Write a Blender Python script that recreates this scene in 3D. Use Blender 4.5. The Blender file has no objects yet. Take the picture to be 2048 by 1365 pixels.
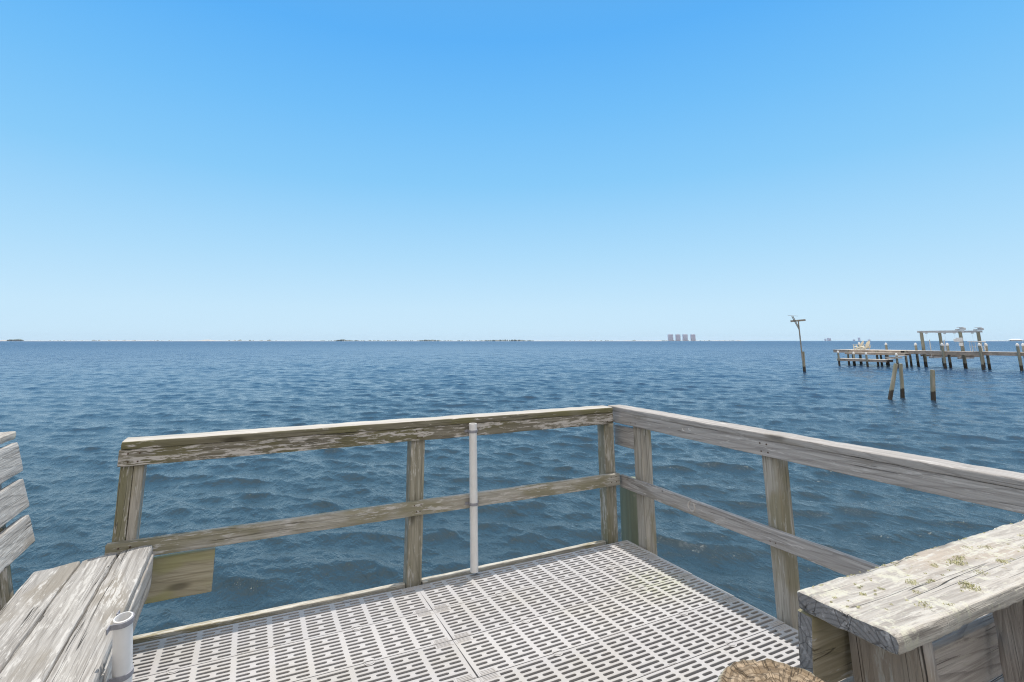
import bpy, bmesh, math, random
import numpy as np
from mathutils import Vector, Matrix, noise as mnoise

random.seed(7)
S = bpy.context.scene
COL = S.collection
V = Vector
R = math.radians

# ------------------------------------------------------------------ camera numbers (deck frame: X along the back rail, Y along the right rail, Z=0 deck top)
CF, CTH, CYAW, CCX, CYH, CZ = 1011.0, R(9.97), R(25.2), 984.0, 682.0, 1.44
CY0 = CYH - CF * math.tan(CTH)
_d = V((math.sin(CYAW), math.cos(CYAW), 0)); _u = V((0, 0, 1))
CFW = math.cos(CTH) * _d + math.sin(CTH) * _u
CUP = -math.sin(CTH) * _d + math.cos(CTH) * _u
CRT = V((math.cos(CYAW), -math.sin(CYAW), 0))
ZW = -1.3                                            # water level
def ray(x, y): return CFW + CRT * ((x - CCX) / CF) + CUP * ((CY0 - y) / CF)
def onZ(x, y, z): r = ray(x, y); return V((0, 0, CZ)) + r * ((z - CZ) / r.z)
def onX(x, y, X): r = ray(x, y); return V((0, 0, CZ)) + r * (X / r.x)
def bearing(x, w, z=ZW):                             # a far point w metres out in the direction of column x
    r = _d + CRT * ((x - CCX) / CF * math.cos(CTH)); return V((r.x * w, r.y * w, z))
def Yx(x, X, y=715): return onX(x, y, X).y

# ------------------------------------------------------------------ object helpers
def tag(o, label=None, cat=None, group=None, kind=None):
    if label: o['label'] = label
    if cat: o['category'] = cat
    if group: o['group'] = group
    if kind: o['kind'] = kind
    return o
def thing(name, label, cat, loc=(0, 0, 0), group=None):
    o = bpy.data.objects.new(name, None); COL.objects.link(o); o.location = loc
    o.empty_display_size = .1
    return tag(o, label, cat, group)
def link(name, me, mat, parent=None, M=None):
    o = bpy.data.objects.new(name, me); COL.objects.link(o)
    if mat and not me.materials: me.materials.append(mat)
    M = M or Matrix()
    if parent:
        o.parent = parent
        base = Matrix.Translation(-world_loc(parent))
        o.matrix_local = base @ M
    else:
        o.matrix_local = M
    return o
def world_loc(p):
    t = V((0, 0, 0))
    while p: t = t + p.location; p = p.parent
    return t
def mesh(bm, name, smooth=35):
    me = bpy.data.meshes.new(name); bmesh.ops.recalc_face_normals(bm, faces=bm.faces)
    bm.to_mesh(me); bm.free()
    if smooth:
        me.polygons.foreach_set('use_smooth', [True] * len(me.polygons)); me.set_sharp_from_angle(angle=R(smooth))
    return me
def frame(A, B, wdir):                               # x along A->B, y along wdir, z the rest; origin at A
    x = (B - A).normalized(); y = (wdir - x * wdir.dot(x)).normalized(); z = x.cross(y)
    return Matrix(((x.x, y.x, z.x, A.x), (x.y, y.y, z.y, A.y), (x.z, y.z, z.z, A.z), (0, 0, 0, 1)))

def board_mesh(L, W, T, r=.004, step=.035, amp=.0012, chip=.002, seed=0, cut0=0., cut1=0., pw=.02):
    """weathered board: length x, width y, thickness z, worn edges"""
    bm = bmesh.new(); so = V((seed * 13.7, seed * 5.1, seed * 9.3))
    def side(n, a, b): return [a + (b - a) * i / n for i in range(1, n)]
    hw, ht = W / 2, T / 2; nw = max(2, int(W / pw)); nt = max(2, int(T / pw)); P = []
    def corner(cy, cz, a0):
        for k in range(4):
            a = R(a0 + 30 * k); P.append((cy + r * math.cos(a), cz + r * math.sin(a), math.cos(a), math.sin(a), 1.))
    corner(hw - r, ht - r, 0)
    for y in side(nw, hw - r, -hw + r): P.append((y, ht, 0, 1, 0.))
    corner(-hw + r, ht - r, 90)
    for z in side(nt, ht - r, -ht + r): P.append((-hw, z, -1, 0, 0.))
    corner(-hw + r, -ht + r, 180)
    for y in side(nw, -hw + r, hw - r): P.append((y, -ht, 0, -1, 0.))
    corner(hw - r, -ht + r, 270)
    for z in side(nt, -ht + r, ht - r): P.append((hw, z, 1, 0, 0.))
    n = max(2, int(L / step)); xs = [0, .003] + [.003 + (L - .006) * i / n for i in range(1, n)] + [L - .003, L]
    rings = []
    for i, x in enumerate(xs):
        inset = .0025 if i in (0, len(xs) - 1) else 0
        ring = []
        for (y, z, ny, nz, e) in P:
            q = V((x * 3, y * 14, z * 14)) + so
            d = amp * mnoise.noise(q) * 1.6 + amp * .7 * mnoise.noise(V((x * 11, y * 45, z * 45)) + so)
            if e: d -= chip * max(0, mnoise.noise(V((x * 9, y * 8, z * 8)) + so * 1.3) + .1) + chip * .5 * abs(mnoise.noise(V((x * 40, y * 30, z * 30)) + so))
            d -= inset
            f = x / L
            xx = x + (cut0 * (1 - f) + cut1 * f) * (y / W)
            if i in (0, 1, len(xs) - 2, len(xs) - 1): xx += .0018 * mnoise.noise(V((y * 90, z * 90, x)) + so)
            ring.append(bm.verts.new((xx, y + ny * d, z + nz * d)))
        rings.append(ring)
    m = len(P)
    for a, b in zip(rings, rings[1:]):
        for k in range(m): bm.faces.new((a[k], a[(k + 1) % m], b[(k + 1) % m], b[k]))
    bm.faces.new(rings[0][::-1]); bm.faces.new(rings[-1])
    return mesh(bm, 'board', 40)
SEED = [0]
def board(name, A, B, W, T, wdir, mat, parent, **k):
    SEED[0] += 1
    A, B = V(A), V(B)
    me = board_mesh((B - A).length, W, T, seed=SEED[0], **k)
    return link(name, me, mat, parent, frame(A, B, V(wdir)))
def rod_mesh(L, r0, r1, seg=20, rings=12, rough=0., seed=0, dome=0.):
    """round pole along +x, from radius r0 to r1"""
    bm = bmesh.new(); rr = []; so = V((seed * 3.3, seed * 7.7, 1))
    for i in range(rings + 1):
        f = i / rings; rad = r0 + (r1 - r0) * f; ring = []
        for k in range(seg):
            a = 2 * math.pi * k / seg
            d = rough * mnoise.noise(V((f * L * 1.2, math.cos(a) * 1.7, math.sin(a) * 1.7)) + so)
            ring.append(bm.verts.new((f * L, math.cos(a) * (rad + d), math.sin(a) * (rad + d))))
        rr.append(ring)
    for a, b in zip(rr, rr[1:]):
        for k in range(seg): bm.faces.new((a[k], a[(k + 1) % seg], b[(k + 1) % seg], b[k]))
    bm.faces.new(rr[0][::-1])
    c = bm.verts.new((L + dome, 0, 0))
    for k in range(seg): bm.faces.new((rr[-1][k], rr[-1][(k + 1) % seg], c))
    return mesh(bm, 'rod', 45)
def rod(name, A, B, r0, r1, mat, parent=None, **k):
    SEED[0] += 1; A, B = V(A), V(B); ax = V((1, 0, 0)) if abs((B - A).normalized().x) < .9 else V((0, 1, 0))
    return link(name, rod_mesh((B - A).length, r0, r1, seed=SEED[0], **k), mat, parent, frame(A, B, ax))
def box_bm(bm, c, s, Mx=None):
    r = bmesh.ops.create_cube(bm, size=1)['verts']
    bmesh.ops.scale(bm, verts=r, vec=s); bmesh.ops.translate(bm, verts=r, vec=c)
    if Mx: bmesh.ops.transform(bm, verts=r, matrix=Mx)
    return r
def boxes(name, lst, mat, parent=None, bev=.0):
    bm = bmesh.new()
    for c, s in lst: box_bm(bm, c, s)
    if bev: bmesh.ops.bevel(bm, geom=bm.edges[:], offset=bev, segments=2, affect='EDGES', profile=.5)
    return link(name, mesh(bm, name, 30), mat, parent)

# ------------------------------------------------------------------ node helpers
class N:
    def __init__(s, name):
        s.m = bpy.data.materials.new(name); s.m.use_nodes = True; s.t = s.m.node_tree; s.t.nodes.clear()
    def n(s, ty, ins=None, **pr):
        x = s.t.nodes.new(ty)
        for k, v in pr.items(): setattr(x, k, v)
        for k, v in (ins or {}).items(): s.put(x.inputs[k], v)
        return x
    def put(s, sock, v):
        if isinstance(v, bpy.types.NodeSocket): s.t.links.new(v, sock)
        elif isinstance(v, bpy.types.Node): s.t.links.new(v.outputs[0], sock)
        else:
            if sock.type == 'RGBA' and len(v) == 3: v = (*v, 1)
            sock.default_value = v
    def math(s, op, a, b=0., c=None, clamp=False):
        x = s.n('ShaderNodeMath', operation=op, use_clamp=clamp); s.put(x.inputs[0], a); s.put(x.inputs[1], b)
        if c is not None: s.put(x.inputs[2], c)
        return x.outputs[0]
    def vmul(s, v, k):
        x = s.n('ShaderNodeVectorMath', operation='MULTIPLY'); s.put(x.inputs[0], v); s.put(x.inputs[1], k); return x.outputs[0]
    def vadd(s, v, k):
        x = s.n('ShaderNodeVectorMath', operation='ADD'); s.put(x.inputs[0], v); s.put(x.inputs[1], k); return x.outputs[0]
    def noise(s, v, scale=1., detail=3., rough=.55, dist=0.):
        return s.n('ShaderNodeTexNoise', {'Vector': v, 'Scale': scale, 'Detail': detail, 'Roughness': rough, 'Distortion': dist}).outputs[0]
    def step(s, v, a, b, lo=0., hi=1.):
        return s.n('ShaderNodeMapRange', {'Value': v, 'From Min': a, 'From Max': b, 'To Min': lo, 'To Max': hi}, interpolation_type='SMOOTHSTEP').outputs[0]
    def mix(s, f, a, b, ty='MIX'):
        x = s.n('ShaderNodeMix', data_type='RGBA', blend_type=ty); s.put(x.inputs[0], f); s.put(x.inputs[6], a); s.put(x.inputs[7], b); return x.outputs[2]
    def bsdf(s, color, rough=.8, normal=None, spec=.3, **k):
        ins = {'Base Color': color, 'Roughness': rough, 'Specular IOR Level': spec}; ins.update(k)
        if normal is not None: ins['Normal'] = normal
        b = s.n('ShaderNodeBsdfPrincipled', ins); o = s.n('ShaderNodeOutputMaterial'); s.t.links.new(b.outputs[0], o.inputs[0]); return s.m
    def bump(s, h, strength=.5, dist=.01):
        return s.n('ShaderNodeBump', {'Height': h, 'Strength': strength, 'Distance': dist}).outputs[0]

def wood(name, dark, mid, light, flake=(.5, .47, .43), flake_amt=.0, stain=(.16, .15, .07), stain_amt=.0, spots=None, spot_amt=0., crack=.6, bump=.7, endc=(.17, .16, .17), ring=1., topc=None):
    w = N(name); tc = w.n('ShaderNodeTexCoord'); oi = w.n('ShaderNodeObjectInfo')
    off = w.n('ShaderNodeCombineXYZ', {0: w.math('MULTIPLY', oi.outputs['Random'], 31.), 1: w.math('MULTIPLY', oi.outputs['Random'], 17.), 2: w.math('MULTIPLY', oi.outputs['Random'], 23.)})
    raw = tc.outputs['Object']; p = w.vadd(raw, off)
    # slow waver of the grain
    wv = w.n('ShaderNodeTexNoise', {'Vector': w.vmul(p, (1.6, 5, 5)), 'Scale': 1., 'Detail': 1.5})
    p2 = w.vadd(p, w.vmul(w.vadd(wv.outputs['Color'], (-.5, -.5, -.5)), (0, .022, .022)))
    fine = w.noise(w.vmul(p2, (4, 230, 230)), 1., 4., .7)
    mids = w.noise(w.vmul(p2, (1.5, 75, 75)), 1., 4., .65)
    broad = w.noise(w.vmul(p2, (1.1, 14, 14)), 1., 4., .6)
    # growth ring lines: thin dark late-wood on the face
    rg = w.n('ShaderNodeTexWave', {'Vector': w.vmul(p2, (.16, 1, .8)), 'Scale': 15., 'Distortion': 3.5, 'Detail': 2., 'Detail Scale': 1.2, 'Detail Roughness': .5}, wave_type='BANDS', bands_direction='DIAGONAL', wave_profile='SAW').outputs[1]
    late = w.step(rg, .72, .98)
    g = w.math('ADD', w.math('MULTIPLY', fine, .35), w.math('MULTIPLY', mids, .65))
    c = w.mix(w.step(g, .365, .635), dark, light)
    c = w.mix(w.step(broad, .36, .64, .0, .6), c, mid)
    c = w.mix(w.math('MULTIPLY', late, .3 * ring), c, tuple(x * .5 for x in dark))
    blot = w.noise(w.vmul(p2, (3.2, 20, 20)), 1., 5., .65)
    if stain_amt:
        st = w.noise(w.vmul(p, (2.1, 5, 5)), 1., 3., .55)
        c = w.mix(w.step(st, .62 - stain_amt * .35, .74 - stain_amt * .3, 0, .8), c, w.mix(g, tuple(x * .72 for x in stain), tuple(x * 1.25 for x in stain)))
    if flake_amt:
        fl = w.math('ADD', w.math('MULTIPLY', blot, .72), w.math('MULTIPLY', mids, .28))
        sp = w.noise(w.vmul(p2, (13, 85, 85)), 1., 4., .7)
        fl = w.math('ADD', w.math('MULTIPLY', fl, .48), w.math('MULTIPLY', sp, .52))
        fm = w.step(fl, .575 - flake_amt * .16, .63 - flake_amt * .16)
        c = w.mix(fm, c, w.mix(fine, tuple(x * .7 for x in flake), flake))
    if spots:
        sp = w.noise(p, 55., 5., .7); sp2 = w.noise(p, 9., 3., .6)
        sm = w.math('ADD', w.math('MULTIPLY', sp, .6), w.math('MULTIPLY', sp2, .4))
        c = w.mix(w.step(sm, .6 - spot_amt * .2, .68 - spot_amt * .2, 0, .85), c, spots)
        sp3 = w.noise(p, 120., 3., .6)
        c = w.mix(w.step(w.math('ADD', w.math('MULTIPLY', sp3, .5), w.math('MULTIPLY', blot, .5)), .6, .68, 0, .7), c, (.09, .085, .07))
    # drying cracks
    ck = w.noise(w.vmul(p2, (.55, 36, 36)), 1., 2., .5)
    cm = w.step(w.math('ABSOLUTE', w.math('SUBTRACT', ck, .5)), .0, .011, 1., 0.)
    gate = w.step(w.noise(w.vmul(p, (1.2, 14, 14)), 1., 1.), .5, .58)
    cm = w.math('MULTIPLY', cm, gate)
    c = w.mix(w.math('MULTIPLY', cm, crack), c, tuple(x * .22 for x in dark))
    # knots
    vo = w.n('ShaderNodeTexVoronoi', {'Vector': w.vmul(p, (2.1, 6.5, 6.5)), 'Scale': 1., 'Randomness': 1.}, feature='F1')
    kd = vo.outputs['Distance']
    c = w.mix(w.step(kd, .05, .16, .75, 0.), c, tuple(x * .42 for x in dark))
    if topc:                                          # paler colour on the local top face of a cap board
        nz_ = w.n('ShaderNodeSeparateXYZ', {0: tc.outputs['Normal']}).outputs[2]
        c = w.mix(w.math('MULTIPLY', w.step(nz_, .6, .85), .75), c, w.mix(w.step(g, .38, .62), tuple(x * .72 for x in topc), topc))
    # end grain
    nx = w.n('ShaderNodeSeparateXYZ', {0: tc.outputs['Normal']}).outputs[0]
    em = w.step(w.math('ABSOLUTE', nx), .75, .9)
    er = w.n('ShaderNodeTexWave', {'Vector': w.vadd(w.vmul(raw, (0, 1, 1)), (0, -.012, .075)), 'Scale': 34., 'Distortion': 1.2, 'Detail': 2., 'Detail Scale': 6.}, wave_type='RINGS', rings_direction='X').outputs[1]
    en = w.noise(w.vmul(raw, (0, 1, 1)), 42., 5., .7)
    ec = w.mix(w.step(er, .5, .95, 0, .55), endc, tuple(x * .5 for x in endc))
    ec = w.mix(w.step(en, .5, .72, 0, .7), ec, tuple(min(1, x * 2.3) for x in endc))
    ev = w.n('ShaderNodeTexVoronoi', {'Vector': w.vadd(w.vmul(p, (0, 1, 1)), (0, 0, 0)), 'Scale': 24.}, feature='DISTANCE_TO_EDGE').outputs[0]
    ec = w.mix(w.step(ev, .0, .035, .7, 0), ec, tuple(x * .25 for x in endc))
    c = w.mix(em, c, ec)
    h = w.math('ADD', w.math('MULTIPLY', fine, .45), w.math('MULTIPLY', mids, .6))
    h = w.math('SUBTRACT', h, w.math('MULTIPLY', cm, 1.1)); h = w.math('SUBTRACT', h, w.math('MULTIPLY', late, -.12))
    h = w.math('ADD', h, w.math('MULTIPLY', blot, .3)); h = w.math('SUBTRACT', h, w.math('MULTIPLY', w.step(kd, .03, .1, 1., 0.), .6))
    return w.bsdf(c, .86, w.bump(h, bump, .006), .25)

def plain(name, color, rough=.5, spec=.4, var=.12, sc=9., **k):
    w = N(name); tc = w.n('ShaderNodeTexCoord')
    a = w.noise(tc.outputs['Object'], sc, 4., .6); b = w.noise(tc.outputs['Object'], sc * 9, 2.)
    f = w.math('ADD', w.math('MULTIPLY', a, .7), w.math('MULTIPLY', b, .3))
    c = w.mix(w.step(f, .35, .65), tuple(x * (1 - var) for x in color), tuple(min(1, x * (1 + var * .6)) for x in color))
    return w.bsdf(c, rough, None, spec, **k)

M_railolive = wood('weathered_olive_wood', (.125, .11, .08), (.19, .172, .13), (.29, .268, .22), flake=(.62, .58, .54), flake_amt=.5, stain=(.155, .142, .075), stain_amt=.4)
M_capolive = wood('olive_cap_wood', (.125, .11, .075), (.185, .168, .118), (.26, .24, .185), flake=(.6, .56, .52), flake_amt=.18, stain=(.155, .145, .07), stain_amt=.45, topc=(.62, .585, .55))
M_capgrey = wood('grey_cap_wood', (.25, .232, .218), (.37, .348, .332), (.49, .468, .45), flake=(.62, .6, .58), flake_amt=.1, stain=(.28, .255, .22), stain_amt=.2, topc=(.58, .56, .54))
M_midolive = wood('weathered_bleached_wood', (.27, .25, .208), (.385, .362, .315), (.52, .495, .445), flake=(.62, .59, .55), flake_amt=.35, stain=(.24, .22, .14), stain_amt=.35)
M_grey = wood('weathered_grey_wood', (.27, .25, .238), (.40, .375, .36), (.53, .505, .485), flake=(.64, .61, .59), flake_amt=.15, stain=(.28, .255, .22), stain_amt=.2)
M_postolive = wood('olive_post_wood', (.20, .183, .135), (.295, .272, .212), (.41, .384, .315), flake=(.6, .57, .52), flake_amt=.3, stain=(.21, .196, .115), stain_amt=.45)
M_postgrey = wood('grey_post_wood', (.28, .255, .215), (.41, .378, .328), (.54, .505, .45), flake=(.6, .57, .52), flake_amt=.15, stain=(.27, .24, .155), stain_amt=.3)
M_panel = wood('mossy_board_wood', (.28, .245, .17), (.40, .355, .25), (.49, .44, .33), stain=(.35, .335, .165), stain_amt=.5, crack=.3, bump=.3)
M_bench = wood('bleached_bench_wood', (.225, .21, .195), (.365, .348, .327), (.49, .473, .452), flake=(.6, .582, .555), flake_amt=.3, stain=(.26, .235, .20), stain_amt=.25, crack=.9, bump=1., ring=.6)
M_slat = wood('bleached_slat_wood', (.24, .222, .205), (.38, .362, .342), (.51, .49, .466), flake=(.6, .58, .55), flake_amt=.3, stain=(.33, .29, .24), stain_amt=.2, crack=.9, bump=1.)
M_lichen = wood('lichen_covered_wood', (.27, .245, .22), (.40, .37, .335), (.51, .48, .44), flake=(.58, .55, .50), flake_amt=.42, spots=(.53, .515, .43), spot_amt=.42, crack=.9, bump=1., endc=(.27, .265, .27), stain=(.42, .36, .30), stain_amt=.3, ring=.5)
M_fin = wood('brown_grey_wood', (.27, .243, .228), (.40, .372, .352), (.52, .49, .47), flake_amt=.25, crack=.9, bump=1., stain=(.31, .26, .21), stain_amt=.25, ring=1.4)
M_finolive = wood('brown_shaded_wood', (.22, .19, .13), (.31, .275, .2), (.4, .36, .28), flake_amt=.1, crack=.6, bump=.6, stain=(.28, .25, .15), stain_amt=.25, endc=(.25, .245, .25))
M_joist = wood('treated_joist_wood', (.2, .17, .125), (.28, .245, .19), (.36, .32, .26), stain=(.2, .18, .11), stain_amt=.3)
M_rim = wood('rim_wood', (.3, .27, .22), (.42, .39, .33), (.55, .52, .46), flake=(.62, .59, .52), flake_amt=.4, stain=(.3, .26, .16), stain_amt=.2)
M_pvc = plain('white_pvc', (.72, .71, .7), .38, .5, .05, 6.)
M_strap = plain('grey_strap', (.27, .27, .3), .6, .4, .2, 30.)
M_metal = plain('galvanised_metal', (.55, .55, .56), .4, .5, .2, 60., Metallic=.7)

# ------------------------------------------------------------------ camera, sun, sky
cam = bpy.data.cameras.new('camera'); co = bpy.data.objects.new('camera', cam); COL.objects.link(co); S.camera = co
co.location = (0, 0, CZ); co.rotation_euler = (math.pi / 2 + CTH, 0, -CYAW)
cam.sensor_width = 36; cam.lens = CF / 2048 * 36; cam.shift_x = (1024 - CCX) / 2048; cam.shift_y = -(682.5 - CY0) / 2048
cam.clip_start = .05; cam.clip_end = 60000
SUN = V((.138, .09, 1)).normalized()
sl = bpy.data.lights.new('sun', 'SUN'); so = bpy.data.objects.new('sun', sl); COL.objects.link(so)
sl.energy = 3.3; sl.angle = R(.53); sl.color = (1, .94, .86); so.rotation_euler = SUN.to_track_quat('Z', 'Y').to_euler(); so.location = (0, 0, 30)
EXPO, SKYS = .3, .14
SKYG = 1 / 2 ** EXPO / SKYS
wd = bpy.data.worlds.new('World'); S.world = wd; wd.use_nodes = True; wt = wd.node_tree; wt.nodes.clear()
sky = wt.nodes.new('ShaderNodeTexSky'); sky.sky_type = 'NISHITA'; sky.sun_disc = False
sky.sun_elevation = math.asin(SUN.z); sky.sun_rotation = math.atan2(SUN.x, SUN.y); sky.air_density = 1.; sky.dust_density = .6; sky.ozone_density = 1.5
tcw = wt.nodes.new('ShaderNodeTexCoord'); sx = wt.nodes.new('ShaderNodeSeparateXYZ'); wt.links.new(tcw.outputs['Generated'], sx.inputs[0])
rp = wt.nodes.new('ShaderNodeValToRGB'); wt.links.new(sx.outputs[2], rp.inputs[0])
SKYR = [(0., (.60, .82, .985)), (.06, (.56, .80, .98)), (.16, (.42, .72, .97)), (.30, (.245, .60, .955)), (.42, (.165, .52, .95)), (.54, (.105, .44, .935)), (.60, (.11, .43, .90)), (.67, (.36, .58, .88)), (.76, (.70, .80, .92)), (1., (.85, .90, .93))]  # upper stops whitened, out of view, as added neutral fill light
rp.color_ramp.elements[0].color = (*SKYR[0][1], 1); rp.color_ramp.elements[1].color = (*SKYR[-1][1], 1)
for p_, c_ in SKYR[1:-1]:
    e = rp.color_ramp.elements.new(p_); e.color = (*c_, 1)
sc_ = wt.nodes.new('ShaderNodeVectorMath'); sc_.operation = 'SCALE'; sc_.inputs['Scale'].default_value = SKYG; wt.links.new(rp.outputs[0], sc_.inputs[0])
# warm white fill added to the unseen sky behind the viewer, lighting shaded faces
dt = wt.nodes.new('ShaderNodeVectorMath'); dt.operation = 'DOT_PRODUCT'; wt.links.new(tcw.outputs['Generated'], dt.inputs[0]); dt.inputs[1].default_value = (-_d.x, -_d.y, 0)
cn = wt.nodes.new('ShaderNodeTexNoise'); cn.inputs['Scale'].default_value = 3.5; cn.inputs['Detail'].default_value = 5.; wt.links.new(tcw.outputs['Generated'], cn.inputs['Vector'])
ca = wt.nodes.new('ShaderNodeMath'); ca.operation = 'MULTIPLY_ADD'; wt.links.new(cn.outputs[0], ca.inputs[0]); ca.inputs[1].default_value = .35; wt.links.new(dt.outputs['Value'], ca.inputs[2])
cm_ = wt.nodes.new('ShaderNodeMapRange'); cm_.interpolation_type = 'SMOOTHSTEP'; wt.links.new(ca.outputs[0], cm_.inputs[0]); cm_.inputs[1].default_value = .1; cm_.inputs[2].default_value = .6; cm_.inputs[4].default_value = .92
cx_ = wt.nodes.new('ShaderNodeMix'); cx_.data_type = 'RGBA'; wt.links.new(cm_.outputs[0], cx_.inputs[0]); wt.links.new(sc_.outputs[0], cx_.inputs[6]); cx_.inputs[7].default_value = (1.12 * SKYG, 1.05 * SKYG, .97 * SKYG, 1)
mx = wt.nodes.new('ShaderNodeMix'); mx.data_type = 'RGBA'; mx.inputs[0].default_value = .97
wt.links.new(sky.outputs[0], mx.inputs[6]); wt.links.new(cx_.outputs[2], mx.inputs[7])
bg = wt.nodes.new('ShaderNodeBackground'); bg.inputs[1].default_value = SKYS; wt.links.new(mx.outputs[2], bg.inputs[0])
wo = wt.nodes.new('ShaderNodeOutputWorld'); wt.links.new(bg.outputs[0], wo.inputs[0])
S.view_settings.view_transform = 'Standard'; S.view_settings.look = 'None'; S.view_settings.gamma = 1; S.view_settings.exposure = EXPO
S.render.engine = 'CYCLES'; S.cycles.max_bounces = 6; S.cycles.diffuse_bounces = 3; S.cycles.glossy_bounces = 3; S.cycles.volume_bounces = 0
S.cycles.use_denoising = True; S.cycles.denoiser = 'OPENIMAGEDENOISE'; S.cycles.denoising_prefilter = 'NONE'; S.cycles.use_adaptive_sampling = False; S.cycles.sample_clamp_direct = 30.; S.cycles.pixel_filter_type = 'BLACKMAN_HARRIS'; S.cycles.filter_width = 1.15

# ------------------------------------------------------------------ water: one sheet, chop as real waves near, finer ripples in the surface
def build_water():
    rng = np.random.default_rng(11)
    cx, cy = .0, .0
    mid = math.pi / 2 - CYAW
    front = np.linspace(mid - R(62), mid + R(62), 820)
    back = np.linspace(mid + R(62), mid - R(62) + 2 * math.pi, 90)[1:-1]
    ang = np.concatenate([front, back]); nc = len(ang); nf = 820
    r1 = 1.5 * np.exp(np.arange(0, 1150) * .0041); r2 = r1[-1] * np.exp(np.arange(1, 200) * (math.log(12500 / r1[-1]) / 199))
    rad = np.concatenate([[.02], r1, r2]); nr = len(rad)
    RR, AA = np.meshgrid(rad, ang, indexing='ij')
    X = cx + RR * np.cos(AA); Y = cy + RR * np.sin(AA); Z = np.zeros_like(X)
    dr = np.gradient(rad)[:, None]; lat = (rad * (R(124) / 819))[:, None]
    sp = np.maximum(dr, lat * .8) * np.ones_like(X); sp[:, nf:] *= 6
    DX = np.zeros_like(X); DY = np.zeros_like(X)
    n = 96; lam = np.exp(np.linspace(math.log(.11), math.log(4.5), n)) * np.exp(rng.normal(0, .04, n))
    wind = mid + math.pi + R(-16)                   # travelling towards the deck
    spread = np.where(lam < .35, .75, .52)
    th = wind + rng.normal(0, 1, n) * spread
    steep = .030 * np.exp(-.5 * (np.log(lam / .50) / .80) ** 2) + .008
    for i in range(n):
        k = 2 * math.pi / lam[i]; a = steep[i] / k
        w = np.clip((lam[i] / sp - 1.8) / 2.6, 0, 1)
        rows = w.max(axis=1) > 0; e = np.nonzero(rows)[0].max() + 1 if rows.any() else 0
        if not e: continue
        ph = k * (X[:e] * math.cos(th[i]) + Y[:e] * math.sin(th[i])) + rng.uniform(0, 6.283)
        aw = a * w[:e]
        Z[:e] += aw * np.cos(ph); s = aw * np.sin(ph) * 1.15
        DX[:e] -= s * math.cos(th[i]); DY[:e] -= s * math.sin(th[i])
    P = np.stack([X + DX, Y + DY, Z], -1).reshape(-1, 3).astype(np.float32)
    i0 = (np.arange(nr - 1)[:, None] * nc + np.arange(nc)[None, :]); j = (np.arange(nc) + 1) % nc
    i1 = np.arange(nr - 1)[:, None] * nc + j[None, :]
    Q = np.stack([i0, i0 + nc, i1 + nc, i1], -1).reshape(-1, 4)
    me = bpy.data.meshes.new('water'); me.vertices.add(len(P)); me.vertices.foreach_set('co', P.ravel())
    me.loops.add(Q.size); me.loops.foreach_set('vertex_index', Q.ravel().astype(np.int32))
    me.polygons.add(len(Q)); me.polygons.foreach_set('loop_start', np.arange(0, Q.size, 4, dtype=np.int32))
    me.polygons.foreach_set('use_smooth', np.ones(len(Q), bool)); me.update(); me.validate()
    w = N('sea_water'); tc = w.n('ShaderNodeTexCoord'); p = tc.outputs['Object']
    rot = w.n('ShaderNodeMapping', {'Vector': p, 'Rotation': (0, 0, -(wind)), 'Scale': (1, .5, 1)}).outputs[0]
    dist = w.n('ShaderNodeVectorMath', {0: p}, operation='LENGTH').outputs['Value']
    a = w.noise(rot, 3.2, 5., .62, .6); b = w.noise(rot, 11., 4., .6, .4)
    far1 = w.noise(rot, .42, 4., .62, .5); far2 = w.noise(w.vmul(rot, (.16, 1.1, 1)), .5, 5., .68, .2)
    near = w.math('ADD', w.math('MULTIPLY', a, .04), w.math('ADD', w.math('MULTIPLY', b, .026), w.math('MULTIPLY', w.noise(rot, 30., 3., .6), .006)))
    fm = w.step(dist, 25., 130.)
    h = w.math('ADD', near, w.math('MULTIPLY', fm, w.math('ADD', w.math('MULTIPLY', far1, .35), w.math('MULTIPLY', far2, 1.1))))
    bn = w.bump(h, 1., 1.)
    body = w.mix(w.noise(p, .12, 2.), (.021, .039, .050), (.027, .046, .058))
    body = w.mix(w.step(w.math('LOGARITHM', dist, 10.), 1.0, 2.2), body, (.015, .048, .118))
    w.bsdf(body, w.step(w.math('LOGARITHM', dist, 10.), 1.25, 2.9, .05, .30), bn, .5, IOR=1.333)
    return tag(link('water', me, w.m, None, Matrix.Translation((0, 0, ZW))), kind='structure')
build_water()

# ------------------------------------------------------------------ deck: slotted plastic panels on joists
def grate_mat():
    w = N('white_deck_plastic'); ge = w.n('ShaderNodeNewGeometry').outputs['Position']; oi = w.n('ShaderNodeObjectInfo').outputs['Random']
    lo_ = w.noise(ge, 2.2, 4., .6); hi = w.noise(ge, 26., 4., .7); sp = w.noise(ge, 150., 2., .6)
    c = w.mix(oi, (.425, .408, .404), (.46, .442, .436))
    c = w.mix(w.step(lo_, .45, .68, 0, .45), c, (.40, .375, .33)); c = w.mix(w.step(hi, .52, .72, 0, .4), c, (.36, .335, .30))
    c = w.mix(w.step(sp, .66, .74, 0, .5), c, (.2, .19, .16))
    al = w.n('ShaderNodeVectorMath', {0: w.vadd(ge, (-2.33, -2.62, 0))}, operation='LENGTH').outputs['Value']
    c = w.mix(w.math('MULTIPLY', w.step(al, .02, .28, .5, 0), w.step(hi, .35, .6)), c, (.46, .47, .30))
    return w.bsdf(c, .6, w.bump(hi, .15, .003), .3)
M_grate = grate_mat()
PL, PW, NCOL, NROW = 1.608, .302, 10, 10
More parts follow.
